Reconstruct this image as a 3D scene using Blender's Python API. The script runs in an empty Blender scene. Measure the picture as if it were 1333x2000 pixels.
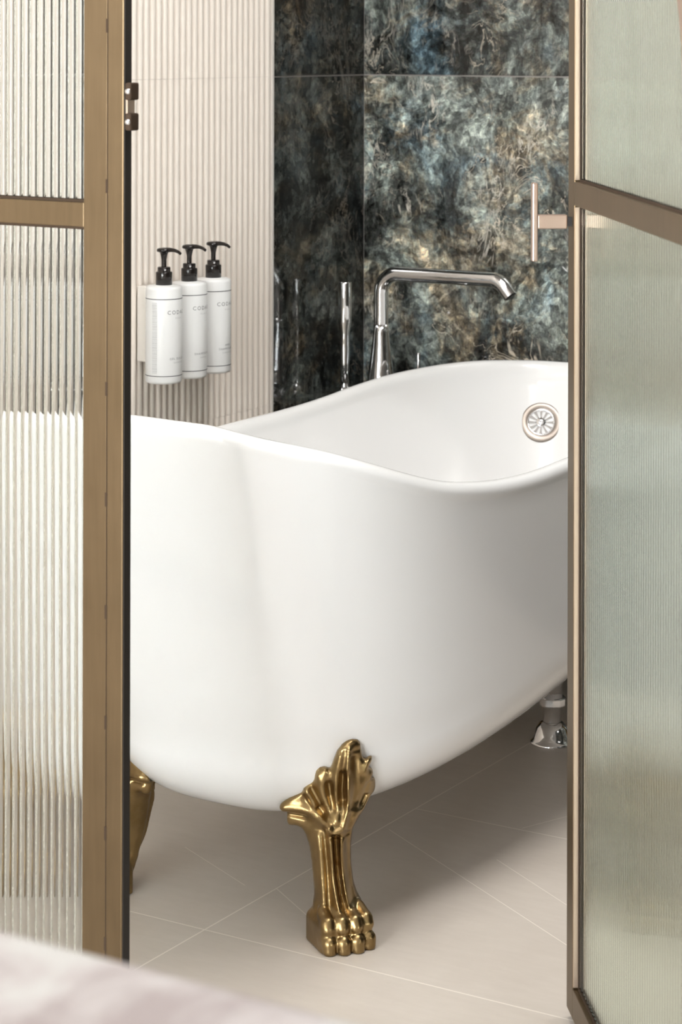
import bpy, bmesh, math
import numpy as np
from mathutils import Matrix, Vector
from mathutils.bvhtree import BVHTree

S = bpy.context.scene
COL = S.collection

# ------------------------------------------------------------------ camera
YAW, HCAM, F_PX, HORIZON = math.radians(31.4), 1.15, 4500.0, 80.0
cam = bpy.data.cameras.new('camera')
cam.sensor_fit = 'VERTICAL'
cam.sensor_height = 36.0
cam.sensor_width = 24.0
cam.lens = F_PX / 2000.0 * 36.0
cam.shift_y = -(1000.0 - HORIZON) / 2000.0
cam.shift_x = -2.1 / 2000.0
cam.clip_start = 0.05
cam.dof.use_dof = True
cam.dof.focus_distance = 3.15
cam.dof.aperture_fstop = 11.0
camo = bpy.data.objects.new('camera', cam)
COL.objects.link(camo)
camo.matrix_world = (Matrix.Translation((0, 0, HCAM)) @ Matrix.Rotation(YAW, 4, 'Z')
                     @ Matrix.Rotation(math.pi / 2, 4, 'X') @ Matrix.Rotation(0.0023, 4, 'Z'))
S.camera = camo

# ------------------------------------------------------------------ light, exposure
w = bpy.data.worlds.new('world')
S.world = w
w.use_nodes = True
w.node_tree.nodes['Background'].inputs['Color'].default_value = (1.0, 0.97, 0.93, 1)
w.node_tree.nodes['Background'].inputs['Strength'].default_value = 0.4

def area(name, loc, target, sx, sy, power, color=(1, 1, 1), spread=180):
    l = bpy.data.lights.new(name, 'AREA')
    l.shape = 'RECTANGLE'
    l.size, l.size_y, l.energy, l.color = sx, sy, power, color
    l.spread = math.radians(spread)
    o = bpy.data.objects.new(name, l)
    COL.objects.link(o)
    o.location = loc
    o.rotation_euler = (Vector(target) - Vector(loc)).to_track_quat('-Z', 'Y').to_euler()
    return o

area('window_daylight', (-1.6, -2.42, 1.22), (-1.6, 2, 1.1), 2.3, 1.45, 310, (0.93, 0.97, 1.0))
area('bedroom_ceiling_fill', (-1.3, 1.45, 2.52), (-1.3, 1.45, 0), 0.8, 0.4, 4, (0.97, 0.97, 1.0))  # added weak fill that brightens the front floor, not a known fixture
area('bathroom_ceiling_light', (-1.12, 2.58, 2.52), (-1.12, 2.58, 0), 0.75, 0.75, 24, (1.0, 0.97, 0.94))
S.view_settings.view_transform = 'Standard'
S.view_settings.look = 'None'
S.view_settings.gamma = 1.0
S.view_settings.use_curve_mapping = False
S.view_settings.exposure = 0.9
S.render.film_transparent = False
S.cycles.use_denoising = True
S.cycles.max_bounces = 16
S.cycles.transmission_bounces = 12
S.cycles.glossy_bounces = 8
S.cycles.diffuse_bounces = 6
S.cycles.sample_clamp_indirect = 6.0

# ------------------------------------------------------------------ helpers
def tag(o, label=None, cat=None, group=None, kind=None):
    if label: o['label'] = label
    if cat: o['category'] = cat
    if group: o['group'] = group
    if kind: o['kind'] = kind
    return o

def thing(name, label, cat, loc=(0, 0, 0), group=None, kind=None):
    o = bpy.data.objects.new(name, None)
    COL.objects.link(o)
    o.location = loc
    o.empty_display_size = 0.05
    return tag(o, label, cat, group, kind)

class MB:
    """collects shapes (world coordinates) and links them as one mesh object"""
    def __init__(self):
        self.v, self.f, self.s = [], [], []
    def add(self, v, f, smooth=False):
        n = len(self.v)
        self.v += [tuple(p) for p in v]
        self.f += [tuple(i + n for i in q) for q in f]
        self.s += [smooth] * len(f)
        return self
    def box(self, x0, x1, y0, y1, z0, z1, M=None):
        v = [(x, y, z) for x in (x0, x1) for y in (y0, y1) for z in (z0, z1)]
        if M is not None: v = [M @ Vector(p) for p in v]
        return self.add(v, [(0, 1, 3, 2), (4, 6, 7, 5), (0, 4, 5, 1), (2, 3, 7, 6), (0, 2, 6, 4), (1, 5, 7, 3)])
    def lathe(self, prof, M=None, n=40, smooth=True, a0=0, a1=2 * math.pi):
        """prof: list of (radius, z)"""
        v, f = [], []
        for r, z in prof:
            for i in range(n):
                a = a0 + (a1 - a0) * i / n
                v.append((r * math.cos(a), r * math.sin(a), z))
        for k in range(len(prof) - 1):
            for i in range(n):
                j = (i + 1) % n
                f.append((k * n + i, k * n + j, (k + 1) * n + j, (k + 1) * n + i))
        if M is not None: v = [M @ Vector(p) for p in v]
        return self.add(v, f, smooth)
    def tube(self, path, r, n=24, caps=True):
        path = [Vector(p) for p in path]
        rr = r if isinstance(r, (list, tuple)) else [r] * len(path)
        v, f = [], []
        t0 = (path[1] - path[0]).normalized()
        ref = Vector((0, 0, 1)) if abs(t0.z) < 0.9 else Vector((0, 1, 0))
        u = t0.cross(ref).normalized()
        for k, p in enumerate(path):
            t = (path[min(k + 1, len(path) - 1)] - path[max(k - 1, 0)]).normalized()
            u = (u - t * u.dot(t)).normalized()
            b = t.cross(u)
            for i in range(n):
                a = 2 * math.pi * i / n
                v.append(p + (u * math.cos(a) + b * math.sin(a)) * rr[k])
        for k in range(len(path) - 1):
            for i in range(n):
                j = (i + 1) % n
                f.append((k * n + i, k * n + j, (k + 1) * n + j, (k + 1) * n + i))
        self.add(v, f, True)
        if caps:
            self.add(v[:n], [tuple(range(n))[::-1]])
            self.add(v[-n:], [tuple(range(n))])
        return self
    def prism(self, poly, M, d):
        """poly in local xy, extruded along local z by d"""
        n = len(poly)
        v = [M @ Vector((x, y, 0)) for x, y in poly] + [M @ Vector((x, y, d)) for x, y in poly]
        f = [tuple(range(n))[::-1], tuple(range(n, 2 * n))]
        f += [(i, (i + 1) % n, n + (i + 1) % n, n + i) for i in range(n)]
        return self.add(v, f)
    def build(self, name, mat, parent=None, bevel=0, seg=2, normals=True, sharp=None):
        me = bpy.data.meshes.new(name)
        org = Vector(parent.matrix_basis.translation) if parent is not None else Vector((0, 0, 0))
        p = parent
        org = Vector((0, 0, 0))
        while p is not None:
            org += p.location
            p = p.parent
        me.from_pydata([Vector(q) - org for q in self.v], [], self.f)
        me.polygons.foreach_set('use_smooth', self.s)
        if normals:
            bm = bmesh.new(); bm.from_mesh(me)
            bmesh.ops.recalc_face_normals(bm, faces=bm.faces)
            bm.to_mesh(me); bm.free()
        if sharp is not None:
            me.set_sharp_from_angle(angle=math.radians(sharp))
        me.materials.append(mat)
        me.update()
        o = bpy.data.objects.new(name, me)
        COL.objects.link(o)
        if parent is not None: o.parent = parent
        if bevel:
            m = o.modifiers.new('bevel', 'BEVEL')
            m.width, m.segments, m.limit_method, m.angle_limit = bevel, seg, 'ANGLE', math.radians(40)
        return o

# ------------------------------------------------------------------ materials
def mat(name, color=(.8, .8, .8), rough=.5, metal=0., **kw):
    m = bpy.data.materials.new(name)
    m.use_nodes = True
    b = m.node_tree.nodes['Principled BSDF']
    b.inputs['Base Color'].default_value = (*color, 1)
    b.inputs['Roughness'].default_value = rough
    b.inputs['Metallic'].default_value = metal
    for k, v in kw.items():
        b.inputs[k].default_value = v
    return m

def N(m, typ, **props):
    n = m.node_tree.nodes.new(typ)
    for k, v in props.items(): setattr(n, k, v)
    return n

def L(m, a, b): m.node_tree.links.new(a, b)

def noise(m, vec, scale, detail=6, rough=.55, dist=0.):
    n = N(m, 'ShaderNodeTexNoise')
    n.inputs['Scale'].default_value = scale
    n.inputs['Detail'].default_value = detail
    n.inputs['Roughness'].default_value = rough
    n.inputs['Distortion'].default_value = dist
    L(m, vec, n.inputs['Vector'])
    return n.outputs['Fac']

def ramp(m, fac, stops):
    r = N(m, 'ShaderNodeValToRGB')
    e = r.color_ramp.elements
    while len(e) < len(stops): e.new(0.5)
    for el, (p, c) in zip(e, stops):
        el.position = p
        el.color = (*c, 1) if len(c) == 3 else c
    L(m, fac, r.inputs['Fac'])
    return r.outputs['Color']

def mixc(m, fac, a, b, blend='MIX'):
    x = N(m, 'ShaderNodeMix', data_type='RGBA', blend_type=blend)
    for sock, val in ((x.inputs[0], fac), (x.inputs[6], a), (x.inputs[7], b)):
        if isinstance(val, (int, float)): sock.default_value = val
        elif isinstance(val, tuple): sock.default_value = (*val, 1)
        else: L(m, val, sock)
    return x.outputs[2]

def math_(m, op, a, b=0.):
    x = N(m, 'ShaderNodeMath', operation=op)
    for i, val in enumerate((a, b)):
        if isinstance(val, (int, float)): x.inputs[i].default_value = val
        else: L(m, val, x.inputs[i])
    return x.outputs[0]

def coords(m, loc=(0, 0, 0), rot=(0, 0, 0), scale=(1, 1, 1)):
    t = N(m, 'ShaderNodeTexCoord')
    p = N(m, 'ShaderNodeMapping')
    p.inputs['Location'].default_value = loc
    p.inputs['Rotation'].default_value = rot
    p.inputs['Scale'].default_value = scale
    L(m, t.outputs['Object'], p.inputs['Vector'])
    return p.outputs['Vector']

def add_bump(m, height, strength, dist):
    b = N(m, 'ShaderNodeBump')
    b.inputs['Strength'].default_value = strength
    b.inputs['Distance'].default_value = dist
    L(m, height, b.inputs['Height'])
    L(m, b.outputs['Normal'], m.node_tree.nodes['Principled BSDF'].inputs['Normal'])

def stone(name, loc, gain=1.0):
    """polished dark labradorite-like slab: charcoal, slate blue and gold-brown patches with pale threads"""
    m = mat(name, rough=.05)
    b = m.node_tree.nodes['Principled BSDF']
    b.inputs['IOR'].default_value = 1.52
    v = coords(m, loc)
    vs = coords(m, loc, (0, .5, .35), (1.0, 1.0, .32))
    warp = N(m, 'ShaderNodeTexNoise'); warp.inputs['Scale'].default_value = 7; warp.inputs['Detail'].default_value = 4
    L(m, v, warp.inputs['Vector'])
    vw = N(m, 'ShaderNodeMix', data_type='RGBA', blend_type='LINEAR_LIGHT')
    vw.inputs[0].default_value = .035
    L(m, v, vw.inputs[6]); L(m, warp.outputs['Color'], vw.inputs[7])
    v = vw.outputs[2]
    g = gain
    base = noise(m, v, 6.5, 12, .76, .35)
    c = ramp(m, base, [(.34, (.006 * g, .006 * g, .006 * g)), (.45, (.030 * g, .033 * g, .031 * g)), (.54, (.085 * g, .098 * g, .094 * g)),
                       (.64, (.135 * g, .150 * g, .145 * g)), (.78, (.20 * g, .21 * g, .195 * g))])
    blue = ramp(m, noise(m, coords(m, (loc[0] + 3, loc[1], loc[2] + 1)), 4.6, 6, .68, .6), [(.53, (0, 0, 0)), (.68, (1, 1, 1))])
    c = mixc(m, math_(m, 'MULTIPLY', blue, .8), c, mixc(m, 1.0, c, (.66, .95, 1.28), 'MULTIPLY'))
    gold = ramp(m, noise(m, coords(m, (loc[0], loc[1] + 7, loc[2] + 4)), 5.0, 9, .74, 1.0), [(.50, (0, 0, 0)), (.64, (1, 1, 1))])
    gcol = ramp(m, noise(m, v, 26, 8, .75, .5), [(.36, (.012 * g, .007 * g, .004 * g)), (.5, (.10 * g, .078 * g, .050 * g)), (.66, (.27 * g, .225 * g, .165 * g))])
    c = mixc(m, math_(m, 'MULTIPLY', gold, .75), c, gcol)
    dark = ramp(m, noise(m, vs, 17, 9, .76, .5), [(.40, (.12, .11, .10)), (.52, (1, 1, 1))])
    c = mixc(m, .75, c, dark, 'MULTIPLY')
    mot = ramp(m, noise(m, v, 75, 8, .84, .3), [(.36, (.22, .22, .22)), (.50, (.9, .9, .9)), (.66, (2.0, 1.95, 1.85))])
    c = mixc(m, .95, c, mot, 'MULTIPLY')
    vo = N(m, 'ShaderNodeTexVoronoi'); vo.inputs['Scale'].default_value = 72
    L(m, v, vo.inputs['Vector'])
    bw = N(m, 'ShaderNodeRGBToBW'); L(m, vo.outputs['Color'], bw.inputs[0])
    c = mixc(m, .8, c, ramp(m, bw.outputs[0], [(.2, (.45, .45, .44)), (.5, (.95, .95, .95)), (.85, (1.75, 1.72, 1.65))]), 'MULTIPLY')
    vo2 = N(m, 'ShaderNodeTexVoronoi'); vo2.inputs['Scale'].default_value = 20
    L(m, v, vo2.inputs['Vector'])
    bw2 = N(m, 'ShaderNodeRGBToBW'); L(m, vo2.outputs['Color'], bw2.inputs[0])
    c = mixc(m, .55, c, ramp(m, bw2.outputs[0], [(.25, (.35, .34, .33)), (.55, (1., 1., 1.)), (.8, (1.6, 1.58, 1.5))]), 'MULTIPLY')
    # pale threads
    def thread(vec, sc, wdt, mask_sc, loc2):
        t = math_(m, 'ABSOLUTE', math_(m, 'SUBTRACT', noise(m, vec, sc, 4, .6, 1.4), .5))
        line = ramp(m, t, [(0.0, (1, 1, 1)), (wdt, (0, 0, 0))])
        msk = ramp(m, noise(m, coords(m, loc2), mask_sc, 3, .6, .3), [(.52, (0, 0, 0)), (.64, (1, 1, 1))])
        return mixc(m, 1.0, line, msk, 'MULTIPLY')
    c = mixc(m, thread(v, 9, .010, 6.5, (loc[0] + 9, loc[1], loc[2])), c, (.24 * g, .21 * g, .17 * g))
    c = mixc(m, thread(vs, 30, .028, 8.0, (loc[0], loc[1] + 5, loc[2] + 2)), c, (.20 * g, .185 * g, .16 * g))
    L(m, c, b.inputs['Base Color'])
    return m

M_acrylic = mat('white_acrylic', (.80, .80, .797), .15, **{'Coat Weight': .5, 'Coat Roughness': .05})
M_chrome = mat('chrome', (.86, .86, .87), .045, 1.)
M_satin = mat('satin_steel', (.30, .262, .23), .38, .9)
M_dark = mat('dark_void', (.01, .009, .008), .6)
M_rubber = mat('black_rubber', (.012, .009, .006), .6)
M_gasket = mat('gasket', (.045, .03, .02), .9, **{'Specular IOR Level': .1})
M_black = mat('black_plastic', (.012, .009, .008), .16)
M_bottle = mat('bottle_white', (.76, .765, .76), .33)
M_print = mat('grey_print', (.16, .16, .17), .6)
M_printl = mat('light_grey_print', (.42, .42, .42), .6)
M_line = mat('black_print', (.05, .05, .06), .5)
M_cream = mat('cream_plastic', (.70, .66, .61), .4)
M_white = mat('greige_plaster', (.36, .342, .32), .8)
M_pipe = mat('white_pvc', (.8, .79, .77), .4)
M_bathplaster = mat('bath_plaster', (.78, .755, .72), .7)

# antique brass with slow tone variation
M_brass = mat('antique_brass', (.36, .25, .10), .30, 1.)
c_ = ramp(M_brass, noise(M_brass, coords(M_brass), 22, 4, .6), [(.35, (.235, .158, .070)), (.65, (.36, .255, .122))])
L(M_brass, c_, M_brass.node_tree.nodes['Principled BSDF'].inputs['Base Color'])

# brushed bronze frames
def bronze(name, c0, c1, rough):
    m = mat(name, c0, rough, .85)
    f_ = noise(m, coords(m, scale=(1, 1, .06)), 160, 3, .6)
    g_ = noise(m, coords(m), 6, 4, .6)
    cc = ramp(m, math_(m, 'ADD', math_(m, 'MULTIPLY', f_, .35), math_(m, 'MULTIPLY', g_, .65)), [(.35, c0), (.65, c1)])
    L(m, cc, m.node_tree.nodes['Principled BSDF'].inputs['Base Color'])
    return m
M_bronze = bronze('bronze', (.104, .071, .037), (.140, .097, .053), .42)
M_bronze_pale = mat('bronze_bright_edge', (.62, .49, .38), .35, .8)
M_copper = mat('satin_copper', (.42, .31, .25), .38, .85)

M_rib = mat('cream_ribbed_tile', (.80, .735, .665), .30)
M_grout = mat('rib_backing', (.30, .25, .21), .8)

# floor: large taupe porcelain
M_floor = mat('taupe_porcelain', (.5, .45, .4), .42)
f1 = noise(M_floor, coords(M_floor), 2.6, 7, .62, .5)
f2 = noise(M_floor, coords(M_floor, scale=(1, 4, 1)), 18, 5, .6)
cc = ramp(M_floor, math_(M_floor, 'ADD', math_(M_floor, 'MULTIPLY', f1, .7), math_(M_floor, 'MULTIPLY', f2, .3)),
          [(.34, (.475, .423, .370)), (.66, (.550, .497, .440))])
L(M_floor, cc, M_floor.node_tree.nodes['Principled BSDF'].inputs['Base Color'])
M_floorgrout = mat('pale_grout', (.72, .67, .60), .8)

# table marble: pale with rosy grey clouds
M_marble = mat('pink_white_marble', (.8, .76, .75), .4)
k1 = noise(M_marble, coords(M_marble), 13, 5, .62, .6)
cc = ramp(M_marble, k1, [(.36, (.31, .265, .262)), (.48, (.42, .385, .38)), (.58, (.485, .475, .46))])
L(M_marble, cc, M_marble.node_tree.nodes['Principled BSDF'].inputs['Base Color'])

def glass(name, color):
    m = bpy.data.materials.new(name)
    m.use_nodes = True
    nt = m.node_tree
    nt.nodes.remove(nt.nodes['Principled BSDF'])
    g = nt.nodes.new('ShaderNodeBsdfGlass')
    g.inputs['Color'].default_value = (*color, 1)
    g.inputs['IOR'].default_value = 1.5
    g.inputs['Roughness'].default_value = 0.0
    nt.links.new(g.outputs[0], nt.nodes['Material Output'].inputs['Surface'])
    return m
M_glass = glass('reeded_glass', (.965, .975, .965))
M_glass_green = glass('reeded_glass_door', (.965, .985, .965))

# ------------------------------------------------------------------ room shell
XW, YB, YP = -2.31, 3.866, 2.0          # left wall, back wall, glass partition
CEIL = 2.55
RIB0, RIB1, PITCH = 0.35, 3.532, 0.01776

tag(MB().box(-2.45, 1.75, -2.65, 4.0, -.10, 0).build('floor', M_floor), kind='structure')
fl = bpy.data.objects['floor']
g = MB()
def seg(p, q, wd=.0022):
    p, q = Vector((*p, 0)), Vector((*q, 0))
    d = (q - p).normalized(); n = Vector((-d.y, d.x, 0)) * wd / 2
    g.add([p - n + Vector((0, 0, .0003)), q - n + Vector((0, 0, .0003)), q + n + Vector((0, 0, .0003)), p + n + Vector((0, 0, .0003))], [(0, 1, 2, 3)])
for x in (-2.255, -1.702, -1.149, -.596, -.043):
    seg((x, -2.5), (x, 3.86))
for y in (-1.42, -.867, -.314, .239, .792, 1.345, 1.898, 2.452):
    seg((-2.31, y), (1.6, y))
for y in (3.005, 3.558):
    seg((-1.702, y), (1.6, y))
# mitred cuts towards the floor drain
seg((-1.69, 2.905), (-1.16, 2.578), .0014)
seg((-1.499, 2.878), (-1.20, 2.685), .0012)
seg((-1.703, 2.623), (-1.60, 2.552), .0014)
seg((-1.90, 2.688), (-1.744, 2.609), .0012)
seg((-1.527, 3.012), (-1.44, 3.225), .0014)
g.build('grout', M_floorgrout, fl, normals=False)

M_stone_a = stone('dark_stone_side', (11.4, 2.3, 5.1), .62)
M_stone_b = stone('dark_stone_back', (1.7, 3.1, 8.6), 3.2)
M_stone_c = stone('dark_stone_back_upper', (4.2, 1.6, 3.3), 1.8)
M_joint = mat('stone_joint', (.24, .22, .205), .5)

wl = tag(MB().box(XW - .12, XW - .006, -2.6, RIB1, 0, CEIL).build('wall_left', M_grout), kind='structure')
# ribbed tile cladding: half-round ribs, in courses
rb = MB()
nr = int((RIB1 - RIB0) / PITCH)
courses = [(0, .4838), (.4842, 1.0838), (1.0842, 1.6838), (1.6842, 2.2838), (2.2842, CEIL)]
for z0, z1 in courses:
    prof = []
    for k in range(nr + 1):
        yc = RIB1 - (k + .5) * PITCH
        prof.append((XW - .005, yc + PITCH / 2))
        for i in range(9):
            a = math.pi * i / 8
            prof.append((XW - .003 + .0068 * math.sin(a) ** .8, yc + math.cos(a) * (PITCH / 2 - .0016)))
    prof.append((XW - .005, RIB1 - (nr + 1) * PITCH))
    n = len(prof)
    v = [(x, y, z0) for x, y in prof] + [(x, y, z1) for x, y in prof]
    rb.add(v, [(i, i + 1, n + i + 1, n + i) for i in range(n - 1)], True)
    rb.add(v, [tuple(range(n))])
    rb.add(v, [tuple(range(n, 2 * n))])
rb.build('ribbed_tile', M_rib, wl, normals=False, sharp=50)
MB().box(XW - .01, XW + .0045, RIB1, RIB1 + .006, 0, CEIL).build('edge_strip', M_cream, wl)
# dark stone on the left wall and the back wall
sl = MB()
js = MB()
for z0, z1 in courses:
    sl.box(XW - .12, XW, RIB1 + .006, YB + .12, z0 + .0012, z1 - .0010)
sl.build('stone_tile', M_stone_a, wl)
MB().box(XW - .12, XW - .0012, RIB1 + .006, YB + .1, 0, CEIL).build('joint', M_joint, wl)

wb = tag(MB().box(XW, 1.6, YB + .0012, YB + .12, 0, CEIL).build('wall_back', M_joint), kind='structure')
for k, (z0, z1) in enumerate(courses):
    sb = MB()
    for x0, x1 in ((XW + .0015, -1.12), (-1.1185, .08), (.0815, 1.6)):
        sb.box(x0, x1, YB, YB + .11, z0 + .0012, z1 - .0010)
    sb.build('stone_tile', M_stone_c if k % 2 == 0 else M_stone_b, wb)

tag(MB().box(.25, .37, YP + .04, YB, 0, CEIL).build('wall_right', M_stone_a), kind='structure')
tag(MB().box(1.6, 1.72, -2.5, YP + .04, 0, CEIL).build('wall_bedroom_right', M_white), kind='structure')
# bedroom wall behind the camera, with the window opening
wr = MB()
wr.box(-2.43, 1.72, -2.62, -2.5, 0, .48).box(-2.43, 1.72, -2.62, -2.5, 1.97, CEIL).box(-.42, 1.72, -2.62, -2.5, .48, 1.97)
tag(wr.build('wall_rear', M_white), kind='structure')
tag(MB().box(-2.43, 1.72, -2.62, YB + .12, CEIL, CEIL + .1).build('ceiling', M_white), kind='structure')
# wall right of the doorway
tag(MB().box(-.80, 1.6, YP, YP + .04, 0, CEIL).build('wall_partition', M_white), kind='structure')

# stone ledge in the corner behind the tub
tag(MB().box(XW + .0005, -2.055, 3.55, YB - .0005, 0, .487).build('trim_1', M_stone_a, bevel=.001), kind='structure')

# ------------------------------------------------------------------ reeded glass
FP = .011
def reeded(x0, x1, z0, z1, yf, th, M, name, mt, parent, rows=16, sag=.0018):
    """pane in local xz; smooth face at y=yf, concave flutes on the face at yf - th"""
    prof = []
    n = max(1, round((x1 - x0) / FP))
    p = (x1 - x0) / n
    for k in range(n):
        for i in range(rows):
            u = i / rows
            prof.append((x0 + (k + u) * p, yf - th + sag * (1 - (2 * u - 1) ** 2)))
    prof.append((x1, yf - th))
    m_ = len(prof)
    v = [(x, y, z0) for x, y in prof] + [(x, y, z1) for x, y in prof]
    f = [(i, i + 1, m_ + i + 1, m_ + i) for i in range(m_ - 1)]
    a = MB()
    vv = [M @ Vector(q) for q in v]
    a.add(vv, f, True)
    b0 = [(x0, yf, z0), (x1, yf, z0), (x1, yf, z1), (x0, yf, z1)]
    k0 = len(a.v)
    a.add([M @ Vector(q) for q in b0], [(0, 3, 2, 1)])
    base = k0
    a.f += [(0, m_, base + 3, base), (m_ - 1, base + 1, base + 2, 2 * m_ - 1),
            tuple(range(m_ - 1, -1, -1)) + (base, base + 1), tuple(range(m_, 2 * m_)) + (base + 2, base + 3)]
    a.s += [False] * 4
    return a.build(name, mt, parent, sharp=25)

# ---- left: fixed partition panel, double bronze post on its right
I4 = Matrix.Identity(4)
gp = thing('glass_partition', 'bronze framed fixed screen of wide reeded glass left of the bathtub', 'screen', (-1.93, YP, 0))
PX0, PX1, PX2, PX3 = XW + .008, -1.551, -1.519, -1.497
MB().box(PX1, PX2 - .0008, YP, YP + .03, .008, 2.45).build('stile', M_bronze, gp, bevel=.0003)
MB().box(PX2, PX3 - .0003, YP, YP + .0125, .008, 2.45).build('stile', M_bronze, gp, bevel=.0012)
MB().box(PX0, PX0 + .03, YP, YP + .03, .008, 2.45).build('stile', M_bronze, gp, bevel=.0008)
for z0, z1 in ((.008, .04), (.946, .973), (1.86, 1.887), (2.42, 2.45)):
    MB().box(PX0 + .03, PX1, YP, YP + .03, z0, z1).build('rail', M_bronze, gp, bevel=.0008)
MB().box(PX3 - .0003, PX3 + .0005, YP + .0015, YP + .0135, .008, 2.45).build('seal', M_rubber, gp)
gk = MB()
for z in (.9445, .974, .041):
    gk.box(PX0 + .03, PX1, YP + .006, YP + .02, z - .0016, z + .0016)
gk.build('gasket', M_gasket, gp)
MB().box(PX2 - .0008, PX2 + .0001, YP + .0006, YP + .012, .008, 2.45).build('joint_line', M_gasket, gp)
for z in (1.166, .992, .772, .652, .53, .41, .29, .17):
    MB().box(PX2 - .0020, PX2 + .0010, YP - .0002, YP + .004, z - .0075, z + .0075).build('pin_slot', M_gasket, gp)
# shutter frames carry the glass; flutes on the bathroom side
Mflip = Matrix(((1, 0, 0, 0), (0, -1, 0, 0), (0, 0, 1, 0), (0, 0, 0, 1)))
for z0, z1 in ((.0425, .943), (.9755, 1.86), (1.887, 2.42)):
    reeded(PX0 + .03, PX1, z0, z1, -(YP + .010), .006, Mflip, 'glass_pane', M_glass, gp)
# latch keeper on the post edge
kp = MB().box(PX3, PX3 + .003, YP + .003, YP + .016, 1.066, 1.092).build('keeper_plate', M_bronze_pale, gp)
for zc in (1.095, 1.062):
    lug = MB().box(PX3 + .0005, PX3 + .0085, YP + .001, YP + .017, zc - .0095, zc + .0095).build('keeper_lug', M_gasket, gp, bevel=.002)
    MB().lathe([(0, .0022), (.002, .002), (.0034, .0008), (.0036, 0)], Matrix.Translation((PX3 + .0045, YP + .001, zc)) @ Matrix.Rotation(math.pi / 2, 4, 'X'), 16).build('screw', M_chrome, lug)

# ---- right: hinged leaf standing open towards the bath
DW = .6227
dd, nn_ = Vector((-.596, .803, 0)), Vector((-.803, -.596, 0))
HN = Vector((-.8165, 1.9591, 0))
MD = Matrix(((dd.x, nn_.x, 0, HN.x), (dd.y, nn_.y, 0, HN.y), (0, 0, 1, 0), (0, 0, 0, 1)))
dr = thing('door_1', 'open bronze framed door leaf of reeded glass at right', 'door', (HN.x, HN.y, 0), kind='structure')
TD = -.028
MB().box(.586, DW, TD, 0, .012, 2.1, MD).build('stile', M_bronze, dr, bevel=.0008)
MB().box(0, .050, TD, 0, .012, 2.1, MD).build('stile', M_bronze, dr, bevel=.0008)
for z0, z1 in ((.012, .048), (.959, .987), (2.07, 2.1)):
    MB().box(.050, .586, TD, 0, z0, z1, MD).build('rail', M_bronze, dr, bevel=.0008)
# bright glazing beads beside the glass
for z0, z1 in ((.05, .957), (.989, 2.07)):
    MB().box(.5828, .5862, -.0105, -.0006, z0, z1, MD).build('glazing_bead', M_bronze_pale, dr)
gk = MB()
for z0, z1 in ((.05, .957), (.989, 2.07)):
    gk.box(.5795, .5815, -.0115, -.0055, z0, z1, MD)
gk.box(.05, .58, -.012, -.0055, .987, .990, MD).box(.05, .58, -.012, -.0055, .048, .0505, MD)
gk.build('gasket', M_gasket, dr)
for z0, z1 in ((.0505, .959), (.990, 2.07)):
    reeded(.050, .5795, z0, z1, .0125, .006, MD @ Matrix(((1, 0, 0, 0), (0, -1, 0, 0), (0, 0, 1, 0), (0, 0, 0, 1))), 'glass_pane', M_glass_green, dr)
# curved corner bracket at the head of the hinge stile
arc = [(.05, 1.06)]
for i in range(13):
    a = math.pi / 2 * i / 12
    arc.append((.055 + .25 * (1 - math.cos(a)), 1.08 + .25 * math.sin(a)))
arc += [(.305, 1.352), (.05, 1.352)]
Mar = MD @ Matrix(((1, 0, 0, 0), (0, 0, 1, -.0055), (0, 1, 0, 0), (0, 0, 0, 1)))
MB().prism(arc, Mar, .0052).build('corner_bracket', M_copper, dr)
hd = MB()
hd.box(.597, .609, .006, .041, .931, .9475, MD)
hd = hd.build('pull_handle', M_copper, dr, bevel=.0012)
MB().box(.595, .608, .041, .0475, .893, .985, MD).build('grip', M_copper, hd, bevel=.0015)
MB().box(.5985, .6075, 0, .006, .934, .9445, MD).build('rosette', M_dark, hd)

# ------------------------------------------------------------------ bathtub
TUB = dict(Xc=-1.7217, a=.2994, n=3.5, Y0=2.310, Y1=3.7827, ym=2.8619, hm=.559, k1=.1168, k2=.0308, n2=3.7928, k3=.0066, k4=-.0247)
NT = 288
TH = np.arange(NT) * 2 * np.pi / NT
def plan(ins, se, n, n2):
    a = TUB['a'] - ins
    y0, y1 = TUB['Y0'] + se, TUB['Y1'] - se
    b = (y1 - y0) / 2
    # sample evenly by direction in a mildly stretched frame
    ph = np.arctan2(np.sin(TH) * 1.0, np.cos(TH) * 1.0)
    c, s = np.cos(ph), np.sin(ph)
    e = np.where(s < 0, n, n2)
    r = (np.abs(c) ** e + np.abs(s) ** e) ** (-1 / e)
    return TUB['Xc'] + a * r * c, (y0 + y1) / 2 + b * r * s
RIM_A = [0, 8, 15, 22, 29, 37, 42, 46, 50, 55, 59, 63, 67, 72, 77, 83, 94, 101, 107, 111, 117, 121, 130, 137, 144, 152, 161, 180]
RIM_H = [.682, .681, .680, .678, .668, .6545, .643, .629, .613, .591, .576, .568, .5605, .556, .5545, .557, .557, .559, .563, .568, .573, .575, .576, .575, .572, .571, .570, .570]
_g = np.linspace(-40, 220, 521)
_k = np.exp(-.5 * (np.arange(-12, 13) / 4.) ** 2); _k /= _k.sum()
_h = np.convolve(np.interp(np.where(_g < 0, -_g, np.where(_g > 180, 360 - _g, _g)), RIM_A, RIM_H), _k, 'same')
RIM = np.interp(np.abs((np.degrees(TH) + 90 + 180) % 360 - 180), _g, _h)
def hull_z(y):
    up = .1203 * np.clip(y - 2.4, 0, .72)
    dn = np.clip((y - 3.14) / .5, 0, 1)
    return .1186 + up * (1 - dn * dn * (3 - 2 * dn))
SS, SE, RB, NB = .0088, .1442, .1048, 2.842
xr, yr = plan(0, 0, TUB['n'], TUB['n2'])
H0 = RIM
rings = []
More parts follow.
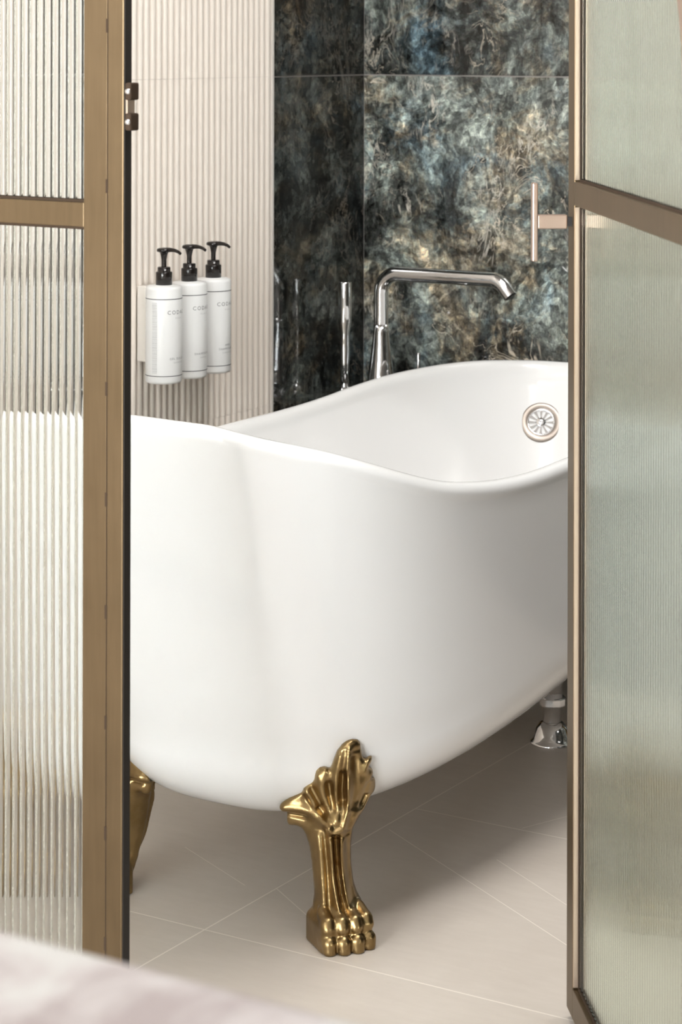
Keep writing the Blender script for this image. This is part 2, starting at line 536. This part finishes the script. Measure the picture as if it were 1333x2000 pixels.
def ring(ins, se, z, fn=0.):
    x, y = plan(ins, se, TUB['n'] + (NB - TUB['n']) * fn, TUB['n2'] + (NB - TUB['n2']) * fn)
    return np.stack([x, y, (z(x, y) if callable(z) else z) + 0 * x], 1)
# underside centre -> outer bottom -> outer wall -> rolled rim -> inner wall -> inner floor
for sc in (.03, .35, .7):
    i_ = (TUB['a'] - SS - RB) * (1 - sc) + SS + RB
    rings.append(ring(i_, SE + RB + (1 - sc) * .45, lambda x, y: hull_z(y), 1))
for k in range(13):
    ph = (1 - k / 12) * math.pi / 2
    ins = RB * (1 - math.cos(ph))
    rings.append(ring(SS + ins, SE + ins, lambda x, y, ph=ph: hull_z(y) + RB * (1 - math.sin(ph)), 1))
for k in range(1, 13):
    q = 1 - k / 12
    x, y = plan(0, 0, TUB['n'], TUB['n2'])
    zb = hull_z(y) + RB
    ht = H0 - .024
    rings.append(ring(.0022 * (1 - q) + SS * q, .0022 * (1 - q) + SE * q, lambda x, y, q=q, zb=zb, ht=ht: ht + (zb - ht) * q, q))
for ins, dz in ((.0016, .021), (.0007, .018), (0, .0135), (.0006, .0085), (.003, .0045), (.0065, .0015), (.011, .0), (.0165, .0007), (.021, .0035), (.0245, .0085), (.0268, .016), (.0285, .028)):
    rings.append(ring(ins, ins, H0 - dz))
SSI, SEI, RI, ZI = .030, .085, .12, .245
for k in range(1, 13):
    q = k / 12
    ht = H0 - .028
    rings.append(ring(.0285 + SSI * q, .0285 + SEI * q, lambda x, y, q=q, ht=ht: ht + (ZI + RI - ht) * q, q * .8))
for k in range(1, 13):
    ph = k / 12 * math.pi / 2
    ins = RI * (1 - math.cos(ph))
    rings.append(ring(.0285 + SSI + ins, .0285 + SEI + ins, ZI + RI * (1 - math.sin(ph)) - .004 * (k / 12), .8))
for sc in (.6, .25, .03):
    i_ = TUB['a'] - (TUB['a'] - .0285 - SSI - RI) * sc
    rings.append(ring(i_, .0285 + SEI + RI + (1 - sc) * .42, ZI - .005, .8))
tb = MB()
vv = np.concatenate(rings)
ff = []
for k in range(len(rings) - 1):
    for i in range(NT):
        j = (i + 1) % NT
        ff.append((k * NT + i, k * NT + j, (k + 1) * NT + j, (k + 1) * NT + i))
ff.append(tuple(range(NT))[::-1])
ff.append(tuple(range((len(rings) - 1) * NT, len(rings) * NT)))
tb.add(vv.tolist(), ff, True)
tub = thing('bathtub', 'white freestanding slipper bathtub on brass claw feet over taupe floor tiles', 'bathtub', (-1.722, 3.0, 0))
basin = tb.build('basin', M_acrylic, tub)

# overflow with petal grate on the far inner end
bvh = BVHTree.FromPolygons([Vector(p) for p in tb.v], tb.f)
hit, nrm, _, _ = bvh.ray_cast(Vector((-1.842, 3.2, .468)), Vector((0, 1, 0)))
nrm = nrm if nrm.y < 0 else -nrm
MO = Matrix.Translation(hit) @ nrm.to_track_quat('Z', 'X').to_matrix().to_4x4()
ov = MB().lathe([(.0365, -.004), (.0365, .0015), (.0355, .003), (.034, .0034), (.0258, .0034), (.0245, .0025), (.024, -.003)], MO, 64).build('overflow', M_satin, tub)
tag(ov, 'satin round overflow plate with petal grate')
MB().lathe([(.0245, .0006), (.0249, .003), (.0240, .0044), (.0222, .0040), (.0215, .0005)], MO, 64).build('grate_ring', M_chrome, ov)
MB().lathe([(.0238, -.0005), (0.0, -.0005)], MO, 48).build('drain_hole', M_dark, ov)
sp = MB()
for k in range(12):
    a = k * math.pi / 6
    Mk = MO @ Matrix.Rotation(a, 4, 'Z')
    pts = [(.006, -.0015), (.011, -.0010), (.0195, -.0021), (.0225, -.0034), (.0225, .0034), (.0195, .0021), (.011, .0010), (.006, .0015)]
    sp.prism(pts, Mk @ Matrix.Translation((0, 0, .0002)), .0022)
sp.lathe([(.0085, 0), (.0085, .0026), (.0078, .0032), (.0, .0032)], MO, 32)
sp.build('grate', M_chrome, ov)
MB().lathe([(.0050, .003), (.0050, .0042), (.0042, .0050), (.002, .0052), (.0016, .0044), (0, .0044)], MO, 24).build('screw', M_chrome, ov)

# waste pipe under the tub
TX, TY = -1.672, 3.405
tp = MB().lathe([(.036, 0), (.037, .0025), (.035, .005), (.0315, .008), (.029, .016), (.0255, .026), (.019, .034), (.0155, .0355)], Matrix.Translation((TX, TY, 0)), 48).build('waste_pipe', M_chrome, tub)
tag(tp, 'chrome waste pipe with flared floor collar')
MB().lathe([(.0148, .033), (.0148, .064), (.0172, .066), (.0172, .215)], Matrix.Translation((TX, TY, 0)), 32).build('pipe', M_chrome, tp)
MB().lathe([(.0148, .063), (.0225, .063), (.0235, .0645), (.0235, .0745), (.0225, .076), (.0148, .076)], Matrix.Translation((TX, TY, 0)), 12, smooth=False).build('collar_nut', M_chrome, tp)
MB().lathe([(.0175, .112), (.028, .114), (.031, .122), (.031, .150), (.026, .19)], Matrix.Translation((TX, TY, 0)), 32).build('trap', M_pipe, tp)

# ------------------------------------------------------------------ claw feet (sculpted as a distance field, then meshed)
def pt(u, v, y):
    """front-view measure (tenths of a millimetre scale) at depth y mm -> local metres"""
    D = 2.89 - y * .001
    s = 4500. / D
    return np.array([((500 + u / 4.08) - 666.5) / s - (680 - 666.5) / 4500. * 2.89, y * .001, 1.15 - ((1420 + v / 4.08) - 80) / s])

def claw_field():
    h = .0016
    lo = np.array([-.105, -.150, -.012]); hi = np.array([.062, .020, .272])
    n = np.ceil((hi - lo) / h).astype(int)
    ax = [lo[i] + h * np.arange(n[i]) for i in range(3)]
    X, Y, Z = np.meshgrid(*ax, indexing='ij', sparse=True)
    X = X.astype(np.float32); Y = Y.astype(np.float32); Z = Z.astype(np.float32)
    def cap(a, b, ra, rb):
        a, b = np.asarray(a), np.asarray(b)
        d = b - a; L2 = float(d @ d)
        t = np.clip(((X - a[0]) * d[0] + (Y - a[1]) * d[1] + (Z - a[2]) * d[2]) / L2, 0, 1)
        return np.sqrt((X - a[0] - t * d[0]) ** 2 + (Y - a[1] - t * d[1]) ** 2 + (Z - a[2] - t * d[2]) ** 2) - (ra + (rb - ra) * t)
    def chain(pts):
        out = None
        for (p, ra), (q, rb) in zip(pts[:-1], pts[1:]):
            c = cap(p, q, ra, rb)
            out = c if out is None else smin(out, c, .003)
        return out
    def smin(a, b, k):
        hh = np.clip(.5 + .5 * (b - a) / k, 0, 1)
        return b + (a - b) * hh - k * hh * (1 - hh)
    def smax(a, b, k): return -smin(-a, -b, k)
    P = lambda u, v, y, r: (pt(u, v, y), r * .001)
    # ---- leg and acanthus leaf: outline in front view, depth map with veins and hollows
    OUT = [(660,175),(690,135),(730,105),(770,95),(815,105),(838,140),(843,190),(855,260),(880,275),(910,255),(935,265),(930,300),(905,350),(930,370),(942,400),(938,430),(930,455),(950,465),(960,490),(963,550),(955,590),(925,615),(900,650),(870,700),(830,750),(800,790),(780,830),(770,890),(765,1000),(768,1150),(785,1290),(815,1390),(850,1450),(850,1580),(460,1580),(462,1450),(470,1400),(466,1280),(450,1130),(430,1000),(400,910),(370,865),(330,850),(265,855),(248,830),(250,760),(245,742),(210,735),(190,710),(188,690),(205,655),(280,600),(370,550),(385,505),(415,480),(455,455),(470,430),(475,395),(485,350),(510,325),(560,315),(590,335),(605,315),(628,250),(648,195)]
    DEP = [(750,120,-50,14),(700,330,-47,18),(700,500,-46,22),(660,800,-44,62),(600,1000,-46,66),(630,1300,-40,60),(680,1480,-34,52),(200,690,-78,12),(330,620,-68,14),(420,520,-60,14),(500,380,-56,14),(280,820,-78,14),(420,830,-66,34),
           (915,270,-67,14),(935,400,-77,15),(955,520,-91,15),(850,450,-58,18),(850,650,-66,28),(450,1050,-60,44),(760,1050,-58,46),(470,1350,-54,44),(800,1380,-52,44),(560,560,-54,20),(520,700,-58,34)]
    C3 = np.array([pt(u, v, y) for u, v, y, _ in DEP])
    c2 = C3[:, [0, 2]]; vals = np.array([[y * .001, t * .001] for *_, y, t in DEP])
    def tps(r2): return r2 * np.log(np.sqrt(r2) + 1e-9)
    A_ = tps(((c2[:, None] - c2[None]) ** 2).sum(2) + 1e-12) + np.eye(len(c2)) * 2e-5
    Pm = np.concatenate([np.ones((len(c2), 1)), c2], 1)
    K = np.block([[A_, Pm], [Pm.T, np.zeros((3, 3))]])
    sol = np.linalg.solve(K, np.concatenate([vals, np.zeros((3, 2))]))
    GX, GZ = np.meshgrid(ax[0], ax[2], indexing='ij')
    G = np.stack([GX.ravel(), GZ.ravel()], 1)
    fit = tps(((G[:, None] - c2[None]) ** 2).sum(2) + 1e-12) @ sol[:-3] + np.concatenate([np.ones((len(G), 1)), G], 1) @ sol[-3:]
    yf = fit[:, 0].reshape(GX.shape); thk = np.clip(fit[:, 1].reshape(GX.shape), .010, .07)
    def to2(u, v):
        y = float(np.interp(v, [100, 500, 800, 1000, 1300, 1500], [-54, -52, -46, -46, -42, -36]))
        q = pt(u, v, y); return q[0], q[2]
    def segd(a, b):
        dx, dz = b[0] - a[0], b[1] - a[1]
        t = np.clip(((GX - a[0]) * dx + (GZ - a[1]) * dz) / (dx * dx + dz * dz + 1e-12), 0, 1)
        return np.hypot(GX - a[0] - t * dx, GZ - a[1] - t * dz)
    O2 = [to2(*q) for q in OUT]
    inside = np.zeros(GX.shape, bool); sd = np.full(GX.shape, 9.)
    for a, b in zip(O2, O2[1:] + O2[:1]):
        sd = np.minimum(sd, segd(a, b))
        cond = (a[1] > GZ) != (b[1] > GZ)
        xi = a[0] + (GZ - a[1]) * (b[0] - a[0]) / (b[1] - a[1] + 1e-12)
        inside ^= cond & (GX < xi)
    sd = np.where(inside, -sd, sd)
    def line(pts, sig, amp):
        q = [to2(*p_) for p_ in pts]
        dm = np.min([segd(a, b) for a, b in zip(q[:-1], q[1:])], axis=0)
        return amp * .001 * np.exp(-.5 * (dm / (sig * .001)) ** 2)
    for pts, sig, amp in (
        ([(500,880),(528,1100),(545,1420)], 4.0, 5), ([(588,780),(606,950),(625,1200),(665,1400),(700,1520)], 3.0, 8), ([(694,860),(690,1000),(708,1200),(748,1400),(805,1520)], 3.0, 8),
        ([(645,880),(655,1100),(690,1350),(745,1520)], 2.2, -9), ([(556,830),(576,1100),(592,1420)], 2.6, -4), ([(735,900),(742,1150),(775,1400)], 2.5, -3),
        ([(750,170),(735,350),(742,520),(738,660),(704,790),(645,822)], 3.0, 8), ([(705,370),(690,500),(700,585)], 4.2, -10), ([(800,250),(805,480),(785,640)], 3.2, -5), ([(690,180),(660,330),(650,560),(660,720)], 3.6, 4),
        ([(640,740),(545,560),(505,390)], 4.2, 5), ([(580,770),(470,640),(410,510)], 4.0, 5), ([(600,800),(450,690),(230,690)], 5.5, 6), ([(590,450),(620,650)], 3.2, -6), ([(450,500),(560,690)], 3.0, -5), ([(395,590),(500,720)], 3.0, -4),
        ([(505,665),(548,718)], 2.6, -12), ([(780,660),(845,480),(905,290)], 3.2, 5), ([(800,720),(890,560),(928,410)], 3.0, 4), ([(845,655),(880,590)], 2.4, -10), ([(860,400),(820,600)], 2.6, -5), ([(900,480),(850,640)], 2.4, -4),
        ([(600,860),(660,872),(740,850)], 2.4, -5), ([(390,755),(245,745)], 2.2, -6), ([(560,310),(545,420)], 3, 3), ([(650,180),(835,180)], 2.0, -2)):
        yf = yf + line(pts, sig, amp)
    leg_zone = np.clip((.150 - GZ) / .03, 0, 1)
    rf = .006 + .006 * leg_zone; rbk = .004 + .018 * leg_zone
    ef = np.clip(-sd / rf, 0, 1); eb = np.clip(-sd / rbk, 0, 1)
    y1 = yf - rf * (1 - np.sqrt(np.clip(1 - (1 - ef) ** 2, 0, 1))) * .9
    y0 = yf - thk + rbk * (1 - np.sqrt(np.clip(1 - (1 - eb) ** 2, 0, 1))) * .9
    d = np.maximum(np.maximum(Y - y1[:, None, :], y0[:, None, :] - Y) * .8, sd[:, None, :])
    # ---- paw block, turned a little to the right
    a = math.radians(22)
    C = np.array([-.0035, -.040, .0])
    lx = (X - C[0]) * math.cos(a) - (Y - C[1]) * math.sin(a)
    ly = (X - C[0]) * math.sin(a) + (Y - C[1]) * math.cos(a)
    def rbox(cx, cy, cz, hx, hy, hz, r):
        qx = np.abs(lx - cx) - hx + r; qy = np.abs(ly - cy) - hy + r; qz = np.abs(Z - cz) - hz + r
        return np.sqrt(np.maximum(qx, 0) ** 2 + np.maximum(qy, 0) ** 2 + np.maximum(qz, 0) ** 2) + np.minimum(np.maximum(np.maximum(qx, qy), qz), 0) - r
    paw = rbox(-.002, -.014, .010, .0345, .034, .029, .010)
    d = smin(d, paw, .007)
    def W(l, f, z):
        return np.array([C[0] + l * math.cos(a) + f * math.sin(a), C[1] - l * math.sin(a) + f * math.cos(a), z])
    for l, f, r in ((-.0270, .0190, .0092), (-.0093, .0235, .0096), (.0093, .0235, .0096), (.0270, .0180, .0090)):
        toe = chain([(W(l, f - .014, .0125), r), (W(l, f - .002, .0130), r), (W(l, f, .0050), r * .96)])
        d = smin(d, toe, .0022)
        kn = chain([(W(l * .90, f - .030, .044), r * .9), (W(l * .96, f - .010, .0350), r), (W(l, f - .006, .0295), r * .95)])
        d = smin(d, kn, .0022)
    d = np.maximum(d, -Z)          # flat sole
    return d.astype(np.float32), lo, h

def surface_nets(d, lo, h):
    sgn = d < 0
    nx, ny, nz = d.shape
    c = [(i, j, k) for i in (0, 1) for j in (0, 1) for k in (0, 1)]
    sl = lambda a, o: a[o[0]:nx - 1 + o[0], o[1]:ny - 1 + o[1], o[2]:nz - 1 + o[2]]
    cnt = sum(sl(sgn, o).astype(np.int8) for o in c)
    act = (cnt > 0) & (cnt < 8)
    idx = np.full(act.shape, -1, np.int64)
    cells = np.argwhere(act)
    idx[act] = np.arange(len(cells))
    acc = np.zeros((len(cells), 3)); num = np.zeros(len(cells))
    for o in c:
        for ax in range(3):
            if o[ax]: continue
            e = list(o); e[ax] = 1
            a = sl(d, o)[act]; b = sl(d, tuple(e))[act]
            cr = (a < 0) != (b < 0)
            t = np.where(cr, a / np.where(cr, a - b, 1), 0)
            p = np.tile(np.array(o, float), (len(cells), 1)); p[:, ax] += t
            acc[cr] += p[cr]; num[cr] += 1
    v = (cells + acc / num[:, None]) * h + lo
    faces = []
    for ax in range(3):
        s0 = [slice(None)] * 3; s1 = [slice(None)] * 3
        s0[ax] = slice(0, -1); s1[ax] = slice(1, None)
        A, B = sgn[tuple(s0)], sgn[tuple(s1)]
        o1, o2 = (ax + 1) % 3, (ax + 2) % 3
        e = np.argwhere(A != B)
        e = e[(e[:, o1] > 0) & (e[:, o2] > 0) & (e[:, o1] < d.shape[o1] - 1) & (e[:, o2] < d.shape[o2] - 1)]
        if not len(e): continue
        flip = A[tuple(e.T)]
        q = []
        for da, db in ((-1, -1), (0, -1), (0, 0), (-1, 0)):
            x = e.copy(); x[:, o1] += da; x[:, o2] += db
            q.append(idx[tuple(x.T)])
        q = np.stack(q, 1)
        q[~flip] = q[~flip][:, ::-1]
        faces.append(q)
    return v, np.concatenate(faces)

vd, lo_, h_ = claw_field()
cv, cf = surface_nets(vd, lo_, h_)
cv[:, 2] = np.maximum(cv[:, 2], 0)
RT = np.array([math.cos(YAW), math.sin(YAW)]); FWD = np.array([-math.sin(YAW), math.cos(YAW)])
AX0 = FWD * 2.89 + RT * (680 - 666.5) / 4500. * 2.89
cv[:, 1] += .0035
wx = AX0[0] + cv[:, 0] * RT[0] - cv[:, 1] * FWD[0]
wy = AX0[1] + cv[:, 0] * RT[1] - cv[:, 1] * FWD[1]
for mx, my, lab in ((0, 0, None), (1, 0, None), (0, 1, None), (1, 1, None)):
    x = 2 * TUB['Xc'] - wx + .010 if mx else wx
    y = (2.310 + 3.7827) - wy if my else wy
    f = cf if mx == my else cf[:, ::-1]
    b = MB()
    b.v = np.stack([x, y, cv[:, 2]], 1).tolist(); b.f = f.tolist(); b.s = [True] * len(b.f)
    o = b.build('claw_foot', M_brass, tub, normals=False)
    sm = o.modifiers.new('smooth', 'SMOOTH'); sm.factor, sm.iterations = .5, 3
# ------------------------------------------------------------------ taps on the ledge
ZL = .487
T_ = Matrix.Translation
st = thing('bath_spout', 'tall chrome bath spout bending right over the tub from the stone ledge', 'tap', (-2.197, 3.743, ZL))
MB().lathe([(0, ZL), (.030, ZL), (.030, ZL + .006), (.0265, ZL + .010), (.0245, .524), (.0205, .552), (.0172, .580), (.0150, .603), (.0142, .6172), (0, .6172)], T_((-2.197, 3.743, 0)), 48).build('base', M_chrome, st)
MB().lathe([(.0133, .6168), (.0133, .6186)], T_((-2.197, 3.743, 0)), 40).build('joint_ring', M_satin, st)
R_ = .036
path = [(-2.197, 3.743, .618), (-2.197, 3.743, .650), (-2.197, 3.743, .7135 - R_)]
for i in range(1, 13):
    a = math.pi / 2 * i / 12
    path.append((-2.197 + R_ * (1 - math.cos(a)), 3.743, .7135 - R_ + R_ * math.sin(a)))
path += [(-2.08, 3.743, .7135), (-1.962, 3.743, .7135)]
for i in range(1, 9):
    a = math.radians(50) * i / 8
    path.append((-1.962 + .032 * math.sin(a), 3.743, .7135 - .032 * (1 - math.cos(a))))
e = Vector(path[-1]); path.append(tuple(e + Vector((math.cos(math.radians(50)), 0, -math.sin(math.radians(50)))) * .022))
spt = MB().tube(path, .0138, 32).build('spout', M_chrome, st)
e = Vector(path[-1]); dv = Vector((math.cos(math.radians(50)), 0, -math.sin(math.radians(50))))
MB().lathe([(0, 0), (.011, 0), (.011, .0006), (0, .0006)], T_(e) @ dv.to_track_quat('Z', 'Y').to_matrix().to_4x4(), 32).build('aerator', M_dark, spt)

hs = thing('hand_shower', 'slim chrome hand shower standing upright left of the bath spout', 'hand shower', (-2.259, 3.713, ZL))
MB().lathe([(0, .696), (.0110, .696), (.0124, .6952), (.0128, .693), (.0128, .626), (.0124, .620), (.0108, .610), (.0092, .601), (.0088, .594), (.0092, .585), (.0095, .57), (.0088, .545), (.0086, .492), (0, .492)], T_((-2.259, 3.713, 0)), 40).build('handle', M_chrome, hs)
MB().lathe([(0, ZL), (.016, ZL), (.016, ZL + .003), (.011, ZL + .006), (.0105, .498), (0, .498)], T_((-2.259, 3.713, 0)), 32).build('holder', M_chrome, hs)
nz = MB()
for k in range(10):
    nz.lathe([(0, .0006), (.0011, .0005), (.0013, 0)], T_((-2.259 - .0127, 3.713, .632 + k * .006)) @ Matrix.Rotation(-math.pi / 2, 4, 'Y'), 8)
nz.build('nozzles', M_gasket, hs)

mh = thing('mixer_handle', 'small chrome mixer tap with thin pin lever right of the bath spout', 'tap', (-2.116, 3.743, ZL))
MB().lathe([(0, ZL), (.021, ZL), (.021, ZL + .004), (.0175, ZL + .006), (.0175, .532), (.0165, .535), (0, .535)], T_((-2.116, 3.743, 0)), 40).build('base', M_chrome, mh)
MB().lathe([(.0032, .534), (.0032, .5675), (.0026, .569), (0, .569)], T_((-2.116, 3.743, 0)), 20).build('lever', M_chrome, mh)

# ------------------------------------------------------------------ soap bottles on the ribbed wall
WX = XW + .0042
br = thing('bottle_holder', 'cream wall plate holding three white pump bottles on the ribbed tiles', 'holder', (WX, 3.2, .61))
MB().box(WX, WX + .019, 3.1185, 3.295, .612, .7385).build('back_plate', M_cream, br, bevel=.002)

def text_mesh(body, size, align='CENTER', spacing=1.0):
    cu = bpy.data.curves.new('t', 'FONT')
    cu.body, cu.size, cu.align_x = body, size, align
    cu.space_character = spacing
    cu.resolution_u = 3
    o = bpy.data.objects.new('t', cu)
    COL.objects.link(o)
    bpy.context.view_layer.update()
    me = bpy.data.meshes.new_from_object(o.evaluated_get(bpy.context.evaluated_depsgraph_get()))
    v = [tuple(p.co) for p in me.vertices]; f = [tuple(p.vertices) for p in me.polygons]
    bpy.data.objects.remove(o); bpy.data.meshes.remove(me); bpy.data.curves.remove(cu)
    return v, f

RBOT = .0305
ZB0, ZB1 = .580, .7415
def bottle(yc, lab, lower, blue=False):
    C_ = Vector((WX + .019 + RBOT + .0002, yc, 0))
    root = thing('soap_bottle', lab, 'bottle', (C_.x, C_.y, ZB0), 'pump bottles on the ribbed wall')
    prof = [(0, ZB0), (RBOT - .004, ZB0), (RBOT - .0012, ZB0 + .0012), (RBOT, ZB0 + .0045), (RBOT, ZB1 - .0055), (RBOT - .0012, ZB1 - .0018), (RBOT - .005, ZB1), (.0125, ZB1 + .0012), (.0125, ZB1 + .003), (0, ZB1 + .003)]
    MB().lathe(prof, T_(C_), 64).build('bottle_body', M_bottle, root)
    for z in (ZB1 - .0205, ZB0 + .0135):
        MB().lathe([(RBOT + .0001, z - .0006), (RBOT + .0003, z - .0005), (RBOT + .0003, z + .0005), (RBOT + .0001, z + .0006)], T_(C_), 64).build('label_line', M_line, root)
    def wrap(v, z, ang):
        r = RBOT + .00025
        out = []
        for x, y, _ in v:
            t_ = ang + x / r
            out.append((C_.x + r * math.cos(t_), C_.y + r * math.sin(t_), z + y))
        return out
    for body, size, z, spc, m_, nm in [('CODAGE', .0092, ZB1 - .0455, 1.35, M_print, 'label_brand'), ('PARIS', .0040, ZB1 - .0535, 1.8, M_printl, 'label_city')] + lower:
        v, f = text_mesh(body, size, 'CENTER', spc)
        MB().add(wrap(v, z, 0), f).build(nm, m_, root, normals=False)
    if blue:
        # column of tiny turned print on the left of the label
        b2 = MB()
        for c in range(5):
            z = ZB0 + .018
            k = 0
            while z < ZB1 - .026:
                ln = .0016 + .0022 * ((k * 7 + c * 5) % 5) / 4
                x0 = -.0418 - c * .0019
                b2.add(wrap([(x0, 0, 0), (x0 + .0007, 0, 0), (x0 + .0007, ln, 0), (x0, ln, 0)], z, 0), [(0, 1, 2, 3)])
                z += ln + .0008; k += 1
        b2.build('label_small_print', M_printl, root, normals=False)
    MB().lathe([(0, ZB1 + .001), (.0136, ZB1 + .001), (.0138, ZB1 + .0215), (.0130, ZB1 + .023), (.0108, ZB1 + .0232), (.0108, ZB1 + .030), (.0100, ZB1 + .031), (0, ZB1 + .031)], T_(C_), 40).build('pump_collar', M_black, root)
    hd_ = MB().lathe([(.0042, ZB1 + .030), (.0042, ZB1 + .043), (.0060, ZB1 + .052), (.0075, ZB1 + .0555), (.0118, ZB1 + .0565), (.0125, ZB1 + .0585), (.0115, ZB1 + .0612), (.007, ZB1 + .0628), (0, ZB1 + .0632)], T_(C_), 36)
    zt = ZB1 + .0593
    pth = [C_ + Vector((dx, 0, zt + dz)) for dx, dz in ((.006, .0), (.014, .0006), (.022, .0), (.029, -.002), (.034, -.0052))]
    hd_.tube(pth, [.0044, .0036, .0030, .0027, .0024], 14)
    hd_.build('pump_head', M_black, root)
    return root
bottle(3.127, 'white pump bottle nearest the glass screen, first in the row of three', [('GEL DOUCHE', .0052, ZB0 + .0405, 1.25, M_print, 'label_product'), ('SHOWER GEL', .0036, ZB0 + .0345, 1.1, M_printl, 'label_translation')], True)
bottle(3.200, 'middle white pump bottle, between the other two on the ribbed wall', [('SHAMPOOING', .0052, ZB0 + .0405, 1.25, M_print, 'label_product'), ('SHAMPOO', .0036, ZB0 + .0345, 1.1, M_printl, 'label_translation')])
bottle(3.272, 'white pump bottle farthest from the glass screen, nearest the dark stone', [('APRÈS', .0048, ZB0 + .0470, 1.2, M_print, 'label_product'), ('SHAMPOOING', .0052, ZB0 + .0405, 1.25, M_print, 'label_product'), ('CONDITIONER', .0036, ZB0 + .0345, 1.1, M_printl, 'label_translation')])

# ------------------------------------------------------------------ marble table in the foreground
mt = thing('marble_table', 'pale pink and white marble table top blurred at lower left foreground', 'table', (-.5, .55, 0))
MB().box(-1.40, .35, .28, .813, .722, .75).build('table_top', M_marble, mt, bevel=.012, seg=5)
MB().box(-1.36, .31, .31, .79, .69, .722).build('apron', M_bronze, mt)
for x in (-1.34, .26):
    for y in (.33, .74):
        MB().box(x, x + .03, y, y + .03, 0, .69).build('leg', M_bronze, mt)
